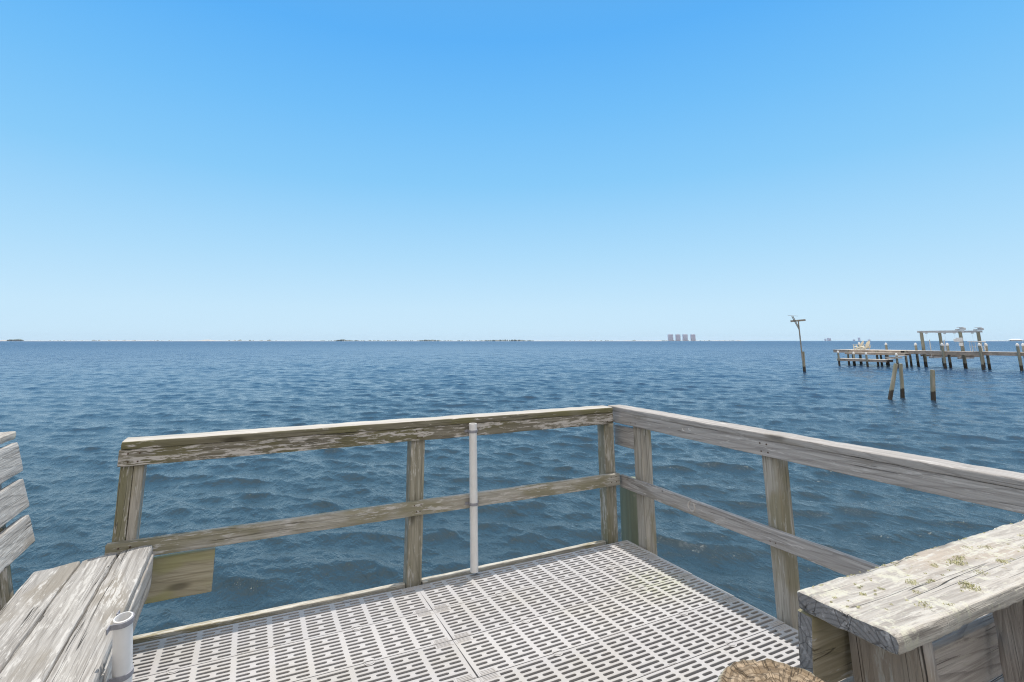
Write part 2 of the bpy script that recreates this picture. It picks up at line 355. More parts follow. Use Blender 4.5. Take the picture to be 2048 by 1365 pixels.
def panel_mesh():
    bm = bmesh.new(); TH = .055
    cw = (PL - .02) / NCOL; rh = (PW - .012) / NROW; slot = .0174; bar = .021
    def quad(a, b, c, d): bm.faces.new([bm.verts.new(v) for v in (a, b, c, d)])
    def rect(x0, x1, y0, y1, z=0): quad((x0, y0, z), (x1, y0, z), (x1, y1, z), (x0, y1, z))
    def cell(x0, x1, y0, y1, sx0, sx1):
        """rectangle with a rounded slot cut out, walls going down"""
        yc = (y0 + y1) / 2; r = slot / 2
        hole = []
        for k in range(5): a = R(-90 + 45 * k); hole.append((sx1 - r + r * math.cos(a), yc + r * math.sin(a)))
        for k in range(5): a = R(90 + 45 * k); hole.append((sx0 + r + r * math.cos(a), yc + r * math.sin(a)))
        outer = [(sx1 - r, y0), (x1, y0), (x1, yc), (x1, y1), (sx1 - r, y1), (sx0 + r, y1), (x0, y1), (x0, yc), (x0, y0), (sx0 + r, y0)]
        H = [bm.verts.new((x, y, 0)) for x, y in hole]; O = [bm.verts.new((x, y, 0)) for x, y in outer]
        H2 = [bm.verts.new((x, y, -.0012)) for x, y in [((sx0 + sx1) / 2 + (x - (sx0 + sx1) / 2) * .99, yc + (y - yc) * .9) for x, y in hole]]
        D = [bm.verts.new((v.co.x, v.co.y, -TH)) for v in H2]
        for k in range(10):
            q = (k + 1) % 10
            bm.faces.new((O[k], O[q], H[q], H[k])); bm.faces.new((H[k], H[q], H2[q], H2[k])); bm.faces.new((H2[k], H2[q], D[q], D[k]))
    y_lo, x_lo = .006, .01
    rect(0, PL, 0, y_lo); rect(0, PL, PW - .006, PW); rect(0, x_lo, y_lo, PW - .006); rect(PL - .01, PL, y_lo, PW - .006)
    for i in range(NCOL):
        x0 = x_lo + i * cw; x1 = x0 + cw
        for j in range(NROW):
            y0 = y_lo + j * rh; y1 = y0 + rh
            if (j + i // 99) % 2: cell(x0, x1, y0, y1, x0 + bar / 2, x1 - bar / 2)
            else:
                xm = (x0 + x1) / 2 + .012 * (1 if (j // 2) % 2 else -1) * .0
                cell(x0, xm, y0, y1, x0 + bar / 2, xm - .0105); cell(xm, x1, y0, y1, xm + .0105, x1 - bar / 2)
    # outer skirt
    for (a, b) in (((0, 0), (PL, 0)), ((PL, 0), (PL, PW)), ((PL, PW), (0, PW)), ((0, PW), (0, 0))):
        quad((*a, 0), (*b, 0), (*b, -.035), (*a, -.035))
    # ribbed clip pads at the ends, round screw pads and a moulded tab along the long edges
    def pad(x0, x1, y0, y1, z=.0012):
        vs = box_bm(bm, ((x0 + x1) / 2, (y0 + y1) / 2, z / 2 - .001), (x1 - x0, y1 - y0, z + .002))
    for xs in ((.006, .095), (PL - .095, PL - .006)):
        for yb in (.002, PW - .032):
            pad(xs[0], xs[1], yb, yb + .03)
            for k in range(3): pad(xs[0] + .008, xs[1] - .012, yb + .004 + k * .009, yb + .0075 + k * .009, .0032)
    for xc in (.405, 1.205):
        for yc in (.001, PW - .001):
            sgn = 1 if yc < .1 else -1
            for rr, z in ((.026, .0014), (.019, .0030), (.011, .0022)):
                pts = [bm.verts.new((xc + rr * math.cos(R(a)), yc + sgn * rr * math.sin(R(a)), z)) for a in range(0, 181, 15)]
                bm.faces.new(pts)
    pad(.66, .80, .0015, .009, .0016); pad(.81, .85, .0015, .009, .002)
    bm2 = bm; me = bpy.data.meshes.new('panel'); bm2.to_mesh(me); bm2.free()
    me.materials.append(M_grate); return me
deck = thing('pier_deck', 'wooden pier platform decked with white slotted plastic panels, in the foreground', 'pier deck', (1.0, 2.0, 0))
PM = panel_mesh()
YE = 3.197
for row in range(10):
    for side in (0, 1):
        j = (random.uniform(-.003, .003), random.uniform(-.0015, .0015))
        y = YE - (row + 1) * .3075 + j[1]
        o = bpy.data.objects.new('grating_panel', PM); COL.objects.link(o)
        if side == 0:
            M = Matrix.Translation((1.000 - PL + j[0] * .5, y, 0)) @ Matrix.Rotation(R(-.35), 4, 'Z') @ Matrix.Translation((0, PL * .006, 0))
        else:
            M = Matrix.Translation((1.004, y, 0)) @ Matrix.Rotation(R(.85), 4, 'Z') @ Matrix.Translation((abs(j[0]) * 1.2, 0, 0))
        o.parent = deck; o.matrix_local = Matrix.Translation(-deck.location) @ M
for x in (-.56, -.15, .25, .65, 1.0, 1.4, 1.8, 2.2, 2.57):
    board('joist', (x, .1, -.135), (x, 3.25, -.135), .19, .038, (0, 0, 1), M_joist, deck, step=.3, pw=.06)
board('rim_board', (-.66, 3.285, -.1), (.955, 3.272, -.1), .19, .038, (0, 0, 1), M_rim, deck, step=.05)
board('rim_board', (1.052, 3.272, -.1), (2.462, 3.29, -.1), .19, .038, (0, 0, 1), M_rim, deck, step=.05)
board('rim_board', (2.628, 3.2, -.135), (2.70, .1, -.135), .17, .038, (0, 0, 1), M_joist, deck, step=.1)
board('filler_block', (1.053, 3.238, -.012), (1.09, 3.239, -.012), .03, .02, (0, 1, 0), M_rim, deck, pw=.01)
M_pile = None
def piling_mat(name, top=(.42, .39, .32), olive=(.3, .285, .2), wet=(.035, .03, .024), band=.42):
    w = N(name); tc = w.n('ShaderNodeTexCoord'); ge = w.n('ShaderNodeNewGeometry'); oi = w.n('ShaderNodeObjectInfo')
    p = w.vadd(tc.outputs['Object'], w.vmul(w.n('ShaderNodeCombineXYZ', {0: oi.outputs['Random'], 1: oi.outputs['Random'], 2: oi.outputs['Random']}), (9, 7, 5)))
    g = w.noise(w.vmul(p, (1.5, 30, 30)), 1., 4., .6); b = w.noise(w.vmul(p, (1.2, 7, 7)), 1., 3., .6)
    c = w.mix(w.step(b, .35, .65), top, olive); c = w.mix(w.step(g, .3, .7, .0, .5), c, tuple(x * .5 for x in top))
    z = w.n('ShaderNodeSeparateXYZ', {0: ge.outputs['Position']}).outputs[2]
    zz = w.math('ADD', z, w.math('MULTIPLY', w.noise(p, 6., 3.), -.25))
    c = w.mix(w.step(zz, ZW + band - .16, ZW + band - .06, 1., 0.), c, w.mix(w.noise(p, 22., 3.), wet, tuple(x * 2.6 for x in wet)))
    c = w.mix(w.step(w.noise(p, 14., 4., .7), .62, .72, 0, .35), c, (.42, .4, .34))
    return w.bsdf(c, .8, w.bump(g, .6, .02), .25)
M_pile = piling_mat('old_piling'); M_pile2 = piling_mat('green_piling', (.30, .325, .245), (.23, .26, .19))
M_pile3 = piling_mat('pier_piling', (.36, .345, .28), (.28, .28, .21), band=.5)
rod('piling', (2.875, 3.42, -2.2), (2.875, 3.42, .335), .125, .118, M_pile2, deck, rough=.006, rings=16)

# ------------------------------------------------------------------ back railing
rl = thing('railing', 'olive wooden railing with flaking paint along the far edge of the deck', 'railing', (1.0, 3.22, 0), 'wooden railings round the deck')
def yb(x): return 3.205 + (x - 1) * .012                # inner face of the back rail
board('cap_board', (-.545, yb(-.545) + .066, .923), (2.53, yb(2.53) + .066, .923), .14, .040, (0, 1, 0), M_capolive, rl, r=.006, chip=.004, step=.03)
board('top_board', (-.553, yb(-.55) + .022, .862), (2.535, yb(2.53) + .022, .862), .082, .036, (0, 0, 1), M_railolive, rl, step=.03)
board('mid_board', (-.56, yb(-.55) + .018, .428), (2.575, yb(2.55) + .018, .421), .083, .036, (0, 0, 1), M_midolive, rl, step=.03)
board('post', (-.514, yb(-.5) + .082, -.6), (-.517, yb(-.5) + .082, .82), .056, .088, (1, 0, 0), M_postolive, rl, step=.05)
board('post', (-.462, yb(-.5) + .080, -.6), (-.465, yb(-.5) + .080, .82), .045, .088, (1, 0, 0), M_postgrey, rl, step=.05)
board('post', (1.004, yb(1) + .084, -.6), (1.010, yb(1) + .084, .82), .092, .088, (1, 0, 0), M_postolive, rl, step=.05)
board('post', (2.528, yb(2.5) + .088, -.6), (2.524, yb(2.5) + .088, .82), .092, .088, (1, 0, 0), M_postolive, rl, step=.05)
board('hanging_board', (-.66, yb(-.5) + .056, .26), (-.087, yb(-.1) + .056, .26), .205, .036, (0, 0, 1), M_panel, rl, step=.03)

# ------------------------------------------------------------------ right railing
rr = thing('railing', 'grey wooden railing running along the right edge of the deck toward the far corner', 'railing', (2.62, 2.0, 0), 'wooden railings round the deck')
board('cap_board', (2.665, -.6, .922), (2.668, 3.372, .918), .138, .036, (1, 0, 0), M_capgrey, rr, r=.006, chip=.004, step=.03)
board('top_board', (2.624, -.6, .858), (2.622, 3.345, .858), .088, .036, (0, 0, 1), M_grey, rr, step=.03, amp=.0018)
board('mid_board', (2.626, -.6, .400), (2.620, 3.262, .400), .088, .036, (0, 0, 1), M_grey, rr, step=.03)
for y in (3.085, 2.012, .55):
    board('post', (2.69, y, -.7), (2.688, y + .005, .815), .092, .09, (0, 1, 0), M_postgrey, rr, step=.05)
board('blocking_board', (2.662, 3.09, .715), (2.660, 3.36, .715), .15, .034, (0, 0, 1), M_grey, rr, step=.03)
def torus_bm(Rm, rm, a0, a1, n=24, m=10):
    bm = bmesh.new(); rings = []
    for i in range(n + 1):
        a = R(a0 + (a1 - a0) * i / n)
        rings.append([bm.verts.new(((Rm + rm * math.cos(2 * math.pi * k / m)) * math.cos(a), (Rm + rm * math.cos(2 * math.pi * k / m)) * math.sin(a), rm * math.sin(2 * math.pi * k / m))) for k in range(m)])
    for a, b in zip(rings, rings[1:]):
        for k in range(m): bm.faces.new((a[k], a[(k + 1) % m], b[(k + 1) % m], b[k]))
    bm.faces.new(rings[0][::-1]); bm.faces.new(rings[-1]); return bm
M_knot = plain('pale_knot_wood', (.52, .49, .46), .8, .2, .2, 60.)
rg = onX(1383, 1013, 2.604)
Mr = Matrix(((0, 0, 1, rg.x), (1, 0, 0, rg.y), (0, 1, 0, rg.z), (0, 0, 0, 1)))
link('knot_ring', mesh(torus_bm(.027, .006, 130, 430), 'ring', 50), M_knot, rr, Mr)
for px in (1367, 1380):
    q = onX(px, 861, 2.604); boxes('staple', [((q.x - .001, q.y, q.z), (.006, .016, .004)), ((q.x - .001, q.y + .007, q.z + .006), (.006, .004, .014))], M_pvc, rr)

def screw(p, n, parent, r=.0045):
    bm = bmesh.new(); bmesh.ops.create_cone(bm, cap_ends=True, segments=10, radius1=r, radius2=r * .8, depth=.003)
    n = V(n); link('screw', mesh(bm, 'screw', 30), M_screw, parent, Matrix.Translation(V(p)) @ n.to_track_quat('Z', 'Y').to_matrix().to_4x4())
M_screw = plain('rusty_screw', (.12, .08, .06), .6, .4, .4, 300., Metallic=.5)
for x in (-.51, -.465, .99, 1.025, 2.49, 2.535):
    for z in (.842, .882): screw((x + random.uniform(-.008, .008), yb(x) + .003, z), (0, -1, 0), rl)
    for z in (.408, .445): screw((x + random.uniform(-.008, .008), yb(x) - .001, z), (0, -1, 0), rl)
for y in (3.06, 3.11, 1.99, 2.035):
    for z in (.838, .88): screw((2.604, y + random.uniform(-.008, .008), z), (-1, 0, 0), rr)
    for z in (.38, .42): screw((2.606, y + random.uniform(-.008, .008), z), (-1, 0, 0), rr)
# ------------------------------------------------------------------ rod holders
def tube_mesh(L, ro, ri, seg=32):
    bm = bmesh.new(); prof = [(0, ri), (0, ro), (L - .0015, ro), (L, ro - .0015), (L, ri + .001), (L - .004, ri), (L - .35 if L > .4 else .01, ri)]
    rings = [[bm.verts.new((x, r * math.cos(2 * math.pi * k / seg), r * math.sin(2 * math.pi * k / seg))) for k in range(seg)] for x, r in prof]
    for a, b in zip(rings, rings[1:]):
        for k in range(seg): bm.faces.new((a[k], a[(k + 1) % seg], b[(k + 1) % seg], b[k]))
    bm.faces.new(rings[-1]); return mesh(bm, 'tube', 40)
def strap_mesh(ro, w, ear, gap):                      # band round the pipe with two ears back to the wood
    bm = bmesh.new(); t = .0035; pts = []
    for k in range(0, 25):
        a = R(-100 + 200 * k / 24); pts.append((math.cos(a), math.sin(a)))
    outer = [(-gap, -ro - ear), (-gap, -ro - .002)] + [((ro + t) * c, (ro + t) * s) for c, s in pts] + [(-gap, ro + .002), (-gap, ro + ear)]
    inner = [(-gap - t, -ro - ear), (-gap - t, -ro)] + [((ro + .0003) * c, (ro + .0003) * s) for c, s in pts] + [(-gap - t, ro), (-gap - t, ro + ear)]
    vo = [[bm.verts.new((x, y, z)) for x, y in outer] for z in (-w / 2, w / 2)]; vi = [[bm.verts.new((x, y, z)) for x, y in inner] for z in (-w / 2, w / 2)]
    n = len(outer)
    for k in range(n - 1):
        bm.faces.new((vo[0][k], vo[0][k + 1], vo[1][k + 1], vo[1][k])); bm.faces.new((vi[0][k], vi[1][k], vi[1][k + 1], vi[0][k + 1]))
        bm.faces.new((vo[1][k], vo[1][k + 1], vi[1][k + 1], vi[1][k])); bm.faces.new((vo[0][k], vi[0][k], vi[0][k + 1], vo[0][k + 1]))
    for k in (0, n - 1): bm.faces.new((vo[0][k], vo[1][k], vi[1][k], vi[0][k]))
    return mesh(bm, 'strap', 40)
def rod_holder(label, A, B, ro, straps, out):
    A, B = V(A), V(B); t = thing('rod_holder', label, 'rod holder', A, 'white plastic pipe rod holders')
    link('tube', tube_mesh((B - A).length, ro, ro - .005), M_pvc, t, frame(A, B, V((1, 0, 0)) if abs((B - A).normalized().x) < .5 else V((0, 1, 0))))
    ax = (B - A).normalized(); x = (V(out) - ax * V(out).dot(ax)).normalized(); y = ax.cross(x)
    for f in straps:
        c = A + (B - A) * f
        link('strap', strap_mesh(ro, .016, .022, ro * .95), M_strap, t, Matrix(((x.x, y.x, ax.x, c.x), (x.y, y.y, ax.y, c.y), (x.z, y.z, ax.z, c.z), (0, 0, 0, 1))))
    return t
pb = 3.176
rod_holder('white upright plastic pipe rod holder strapped to the olive railing', (1.372, pb, .02), (1.356, pb, .908), .0255, (.945, .447), (0, -1, 0))
# ------------------------------------------------------------------ left bench
lb = thing('bench', 'weathered grey wooden bench with slatted backrest at the left edge of the deck', 'bench', (-.6, 2.0, 0), 'wooden benches on the deck')
def seatp(x, y): return V((x, y, .452 + (x + .35) * .11))
W1 = (-.352, -.494, -.640, -.815)
ends = (3.168, 3.17, 3.175)
for i in range(3):
    xa, xb = W1[i], W1[i + 1]; xc = (xa + xb) / 2; wdt = abs(xb - xa) - .005
    off = .012 * (1 - (0))
    A = seatp(xc + .03, .6) - V((0, 0, .02)); B = seatp(xc - .004, ends[i]) - V((0, 0, .02))
    board('seat_plank', A, B, wdt, .04, (1, 0, .11), M_bench, lb, r=.007, step=.02, amp=.0022, chip=.005, pw=.012, cut1=.012 * (i - 1) - .01)
board('fascia_board', (-.335, .6, .335), (-.369, 3.15, .335), .155, .036, (0, 0, 1), M_slat, lb, step=.03)
tb = V((-.115, 0, .435)).normalized()                  # up the backrest
p0 = V((-.83, 0, .505))
for k, (a, b) in enumerate(((.03, .16), (.188, .322), (.35, .487))):
    c = p0 + tb * ((a + b) / 2)
    board('backrest_slat', (c.x + .015, .6, c.z), (c.x, 3.145 + .004 * k, c.z), b - a, .036, tb, M_slat, lb, r=.005, step=.025, chip=.004, pw=.015, cut1=-.012)
c = p0 + tb * .51
board('cap_board', (c.x - .055, .6, c.z + .008), (c.x - .07, 3.16, c.z + .008), .16, .036, (1, 0, .04), M_lichen, lb, r=.006, chip=.006, step=.025)
for y in (3.02, 1.7):
    c0 = p0 - tb * .55; c1 = p0 + tb * .48
    board('back_support', (c0.x - .115, y, c0.z), (c1.x - .068, y, c1.z), .1, .038, (1, 0, 0), M_postolive, lb, step=.05)
    board('seat_support', (-.37, y, .345), (-.92, y, .29), .09, .036, (0, 0, 1), M_postolive, lb, step=.05)
    board('front_leg', (-.405, y - .04, -.2), (-.405, y - .04, .40), .085, .036, (0, 1, 0), M_postolive, lb, step=.05)
A2, B2 = V((-.281, 2.165, .25)), V((-.303, 2.122, .572))
rod_holder('white tilted plastic pipe rod holder strapped to the front of the left bench', A2, B2, .0265, (.965, .46), (1, -.15, 0))

# ------------------------------------------------------------------ right bench, seen from behind its backrest
rb = thing('bench', 'weathered wooden bench seen from behind, lichen on its broad top board, at lower right', 'bench', (1.6, .9, 0), 'wooden benches on the deck')
cap = board('cap_board', (1.128, .725, .881), (2.45, .7255, .881), .196, .038, (0, 1, 0), M_lichen, rb, r=.007, step=.012, amp=.0024, chip=.006, pw=.01, cut0=.0)
sl_t = V((0, -.075, 1)).normalized()
for k, zc in enumerate((.782, .610, .44)):
    yy = .817 - (zc - .80) * .075
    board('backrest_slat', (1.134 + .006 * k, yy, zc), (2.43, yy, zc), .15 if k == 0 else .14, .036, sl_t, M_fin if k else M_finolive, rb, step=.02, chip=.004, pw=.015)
for x in (1.252, 1.865):
    board('bracket', (x, .695, .004), (x, .716, .861), .15, .038, (0, 1, 0), M_fin, rb, step=.03, chip=.004, amp=.002, pw=.012)
for k, y in enumerate((.92, 1.06)):
    board('seat_plank', (1.55, y, .40), (2.43, y, .40), .135, .038, (0, 1, 0), M_bench, rb, step=.05)
board('front_leg', (1.865, 1.09, -.05), (1.865, 1.09, .38), .085, .038, (1, 0, 0), M_fin, rb)
board('front_leg', (2.38, 1.09, -.05), (2.38, 1.09, .38), .085, .038, (1, 0, 0), M_fin, rb)
# lichen tufts growing on the top board
def lichen():
    bm = bmesh.new(); rnd = random.Random(5)
    spots = [(1.62, .745, .017), (1.66, .755, .012), (1.60, .69, .012), (1.49, .667, .016), (1.50, .678, .012), (1.40, .735, .010), (1.355, .705, .008), (1.30, .665, .013), (1.45, .72, .007), (1.73, .70, .012), (1.80, .76, .014), (1.76, .78, .010), (1.24, .75, .006), (1.35, .645, .007), (1.55, .76, .007), (1.9, .71, .012), (2.0, .75, .013)]
    for _ in range(120): spots.append((rnd.uniform(1.14, 2.3), rnd.uniform(.638, .815), rnd.uniform(.0015, .004)))
    for _ in range(40): spots.append((rnd.uniform(1.14, 2.3), .817 + rnd.uniform(-.006, .001), rnd.uniform(.001, .003)))
    for x, y, r in spots:
        n = int(10 + r * 7500)
        for _ in range(n):
            a = rnd.uniform(0, 6.28); d = r * rnd.random() ** .8 * 1.15; bx, by = x + d * math.cos(a) * 1.4, y + d * math.sin(a)
            h = rnd.uniform(.3, 1) * (.0015 + r * .25); w = h * .2 + .0004; t = rnd.uniform(0, 6.28); lx, ly = rnd.uniform(-.8, .8) * h, rnd.uniform(-.8, .8) * h
            v = [bm.verts.new((bx + w * math.cos(t), by + w * math.sin(t), .8992)), bm.verts.new((bx - w * math.cos(t), by - w * math.sin(t), .8992)),
                 bm.verts.new((bx - w * math.cos(t) * .7 + lx * .6, by - w * math.sin(t) * .7 + ly * .6, .8995 + h * .6)), bm.verts.new((bx + w * math.cos(t) * .7 + lx * .6, by + w * math.sin(t) * .7 + ly * .6, .8995 + h * .6)), bm.verts.new((bx + lx, by + ly, .8995 + h))]
            bm.faces.new((v[0], v[1], v[2], v[3])); bm.faces.new((v[3], v[2], v[4]))
    return mesh(bm, 'lichen', 0)
M_tuft = plain('lichen_tuft', (.58, .56, .36), .9, .1, .3, 60.)
lo = bpy.data.objects.new('lichen', lichen()); COL.objects.link(lo); lo.data.materials.append(M_tuft); lo.parent = cap
lo.matrix_local = (Matrix.Translation(rb.location) @ cap.matrix_basis).inverted(); tag(lo, kind='stuff')

# ------------------------------------------------------------------ sawn piling head beside the bench
def piling_head():
    pc = onZ(1570, 1392, .80); t = thing('piling', 'thick round sawn piling head with growth rings, just left of the lichen covered bench', 'piling', (pc.x, pc.y, 0))
    bm = bmesh.new(); seg = 96; r0 = .117; rings = []
    prof = [(-1.9, 1.02)] + [(-.3 + .3 * i / 10 , 1.0) for i in range(0, 10)] + [(.77 - .0, 1.0), (.792, .995), (.7985, .965)] + [(.800, 1 - .07 * i) for i in range(1, 14)]
    prof = [(-1.9, 1.02), (-.5, 1.01), (0, 1.0), (.4, 1.0), (.6, 1.), (.7, 1.), (.75, 1.), (.785, .995), (.797, .965)] + [(.8, .965 - .07 * i) for i in range(1, 14)]
    for j, (z, f) in enumerate(prof):
        ring = []
        for k in range(seg):
            a = 2 * math.pi * k / seg
            d = 1 + .03 * mnoise.noise(V((math.cos(a) * 1.5, math.sin(a) * 1.5, 3))) + .018 * mnoise.noise(V((math.cos(a) * 9, math.sin(a) * 9, 1 + z * .5)))
            zz = z
            if j >= 7: zz += .004 * mnoise.noise(V((math.cos(a) * f * 6, math.sin(a) * f * 6, 7))) + .0022 * math.sin(f * 58 + 1.5 * mnoise.noise(V((math.cos(a) * 2, math.sin(a) * 2, 2)))) - .006 * max(0, mnoise.noise(V((math.cos(a) * 12, math.sin(a) * 12, f * 2))))
            ring.append(bm.verts.new((math.cos(a) * r0 * f * d, math.sin(a) * r0 * f * d, zz)))
        rings.append(ring)
    for a, b in zip(rings, rings[1:]):
        for k in range(seg): bm.faces.new((a[k], a[(k + 1) % seg], b[(k + 1) % seg], b[k]))
    bm.faces.new(rings[-1])
    w = N('sawn_piling_wood'); tc = w.n('ShaderNodeTexCoord'); p = tc.outputs['Object']
    q = w.vadd(p, w.vmul(w.vadd(w.n('ShaderNodeTexNoise', {'Vector': p, 'Scale': 14., 'Detail': 2.}).outputs['Color'], (-.5, -.5, -.5)), (.016, .016, 0)))
    q = w.vmul(q, (1, 1, 0))
    rad = w.n('ShaderNodeVectorMath', {0: q}, operation='LENGTH').outputs['Value']
    rg = w.math('SINE', w.math('MULTIPLY', rad, 560.)); rg2 = w.step(rg, -.2, .9)
    n1 = w.noise(p, 38., 5., .7); n2 = w.noise(p, 9., 3.)
    c = w.mix(w.step(n1, .35, .68), (.19, .14, .09), (.40, .315, .225)); c = w.mix(w.step(n2, .5, .68, 0, .75), c, (.38, .22, .1)); c = w.mix(w.math('MULTIPLY', rg2, .55), c, (.12, .085, .055))
    # radial checks
    sx_ = w.n('ShaderNodeSeparateXYZ', {0: p}); an = w.math('ARCTAN2', sx_.outputs[1], sx_.outputs[0])
    ck = w.noise(w.n('ShaderNodeCombineXYZ', {0: w.math('MULTIPLY', an, 6.), 1: w.math('MULTIPLY', rad, 9.), 2: 0.}), 1., 2.)
    cm = w.step(w.math('ABSOLUTE', w.math('SUBTRACT', ck, .5)), 0., .025, 1., 0.)
    c = w.mix(w.math('MULTIPLY', cm, .55), c, (.06, .045, .032))
    c = w.mix(w.step(rad, .102, .114, 0, .85), c, w.mix(n1, (.3, .29, .22), (.52, .5, .42)))
    h = w.math('SUBTRACT', w.math('ADD', w.math('MULTIPLY', rg2, -.4), n1), w.math('MULTIPLY', cm, 1.2))
    w.bsdf(c, .9, w.bump(h, .8, .006), .2)
    link('trunk', mesh(bm, 'piling', 60), w.m, t, Matrix.Translation(V((pc.x, pc.y, 0))))
piling_head()

# ------------------------------------------------------------------ lone pilings and the leaning pole out in the water
def lone(name, label, base, top, r, mat, group='old pilings standing in the open water'):
    b = onZ(*base, ZW); w = b.dot(_d); z = CZ - (top[1] - CYH) * w / (CF / math.cos(CTH))
    # real lean: plan position of the head from its own column at the same distance
    t0 = ray(*top); t0 = V((0, 0, CZ)) + t0 * (w / t0.dot(_d))
    t = thing(name, label, 'piling', b, group)
    d = (t0 - b); A = b - d.normalized() * 1.2
    rod('shaft', A, t0, r * 1.05, r * .95, mat, t, rough=.02, rings=14, dome=.02)
    return t, b, t0
lone('piling', 'leaning old piling with pale flank, left one of the crossing pair', (1780.5, 799), (1792, 728), .085, M_pile)
lone('piling', 'leaning old piling with dark wet foot, right one of the crossing pair', (1805, 796), (1801.5, 728), .085, M_pile)
lone('piling', 'short lone upright piling right of the crossing pair', (1867, 802), (1864.3, 740.5), .09, M_pile)
b = onZ(1608, 744, ZW); wdp = b.dot(_d)
def at(x, y, w, dw=0.): r_ = ray(x, y); return V((0, 0, CZ)) + r_ * ((w + dw) / r_.dot(_d))
M_oldw = plain('old_pole_wood', (.34, .31, .26), .85, .2, .3, 3.)
pt = thing('pole', 'tall thin leaning pole with crossbar and braces lashed to a stub piling', 'pole', b)
h0 = at(1606, 703.5, wdp)
rod('stub_piling', b - V((0, 0, 1)), h0, .115, .11, M_pile, pt, rough=.015)
rod('mast', at(1605.3, 722, wdp, -.17), at(1596.5, 642, wdp, -.17), .06, .05, M_oldw, pt)
A, B = at(1581.5, 643, wdp, -.3), at(1610.5, 640.5, wdp, -.1)
board('crossbar', A, B, .16, .09, (0, 0, 1), M_oldw, pt, step=.2)
rod('brace', at(1598.3, 660, wdp, -.2), at(1583.5, 633, wdp, -.38), .035, .035, M_oldw, pt)
rod('brace', at(1598.6, 657, wdp, -.1), at(1586.0, 633, wdp, -.42), .03, .03, M_oldw, pt)
rod('wire_perch', at(1575.5, 631, wdp, -.4), at(1596.3, 632.7, wdp, -.4), .014, .012, M_oldw, pt)

# ------------------------------------------------------------------ neighbouring pier
M_pdeck = plain('grey_pier_boards', (.58, .52, .46), .85, .2, .2, 2.)
M_pfas = plain('brown_pier_fascia', (.42, .35, .29), .85, .2, .3, 2.)
M_white = plain('white_plastic', (.7, .7, .69), .4, .4, .04, 3.)
M_alu = plain('aluminium', (.56, .57, .58), .45, .4, .1, 2.)
XN, XF = 64.0, 65.7; ZD = .40
np_ = thing('pier', 'long low wooden pier with white capped pilings out in the water at right', 'pier', (XN, 25, ZW))
ye = Yx(1812, XN)
def deckpart(name, x0, x1, y0, y1, z, fas=.3):
    boxes(name, [(((x0 + x1) / 2, (y0 + y1) / 2, z - .02), (x1 - x0, y1 - y0, .04))], M_pdeck, np_)
    boxes('fascia', [((x0 + .06, (y0 + y1) / 2, z - .04 - fas / 2), (.05, y1 - y0 - .1, fas)), ((x1 - .06, (y0 + y1) / 2, z - .04 - fas / 2), (.05, y1 - y0 - .1, fas)), (((x0 + x1) / 2, y1 - .06, z - .04 - fas / 2), (x1 - x0 - .2, .05, fas))], M_pfas, np_)
deckpart('walkway_deck', XN, XF, 2., ye, ZD)
deckpart('head_deck', 63.2, 67.5, ye + .02, Yx(1695.5, 66), ZD)
deckpart('step_deck', 62.0, 63.15, Yx(1811, 62), Yx(1689, 62), .16, .2)
yl0, yl1 = Yx(1777, 60.6), Yx(1676.5, 60.6)
deckpart('lower_deck', 60.2, 61.5, yl0, yl1, -.52, .22)
# steps down from the head to the lower deck
ys = Yx(1806, 61)
boxes('steps', [((61.0, ys + 1.0 - .45 * k, -.40 + .17 * k), (1.3, .42, .05)) for k in range(3)] + [((60.4, ys + .55, -.28), (.05, 1.5, .14))], M_pdeck, np_)
def pier_pile(x, X, ztop, capped=True, r=.118):
    y = Yx(x, X, 735); o = rod('piling', (X, y, ZW - 1.2), (X, y, ztop), r * 1.08, r * .95, M_pile3, np_, rough=.012, seg=14, rings=8)
    if capped:
        bm = bmesh.new(); rr_ = [[bm.verts.new((q * math.cos(2 * math.pi * k / 14), q * math.sin(2 * math.pi * k / 14), z)) for k in range(14)] for q, z in ((r * 1.12, -.06), (r * 1.15, .05), (r * .75, .16), (r * .25, .23))]
        for a, b_ in zip(rr_, rr_[1:]):
            for k in range(14): bm.faces.new((a[k], a[(k + 1) % 14], b_[(k + 1) % 14], b_[k]))
        bm.faces.new(rr_[-1]); c_ = bpy.data.objects.new('piling_cap', mesh(bm, 'cap', 50)); COL.objects.link(c_); c_.data.materials.append(M_white)
        c_.parent = o; c_.matrix_local = (Matrix.Translation(np_.location) @ o.matrix_basis).inverted() @ Matrix.Translation((X, y, ztop))
for x in (1891, 1966, 2042.5): pier_pile(x, XN - .2, 1.0)
for x in (2122, 2205): pier_pile(x, XN - .2, 1.0)
for x in (1837.5, 1901.5, 1979, 2054): pier_pile(x, XF + .2, 1.0)
pier_pile(1778, 67.7, 1.0); pier_pile(1724, 67.7, 1.05)
for x, X in ((1699, 63.2), (1708.5, 65), (1722.5, 67), (1757, 63.2), (1764.5, 65.2), (1775, 67), (1814.5, 63.6), (1823.5, 65.6)): pier_pile(x, X, ZD - .05, False, .105)
for x in (1679.5, 1735.5): pier_pile(x, 60.0, .12 if x < 1700 else .0, True, .105)
pier_pile(1710.5, 61.7, .0, True, .1); pier_pile(1796, 60.9, -.02, True, .105)

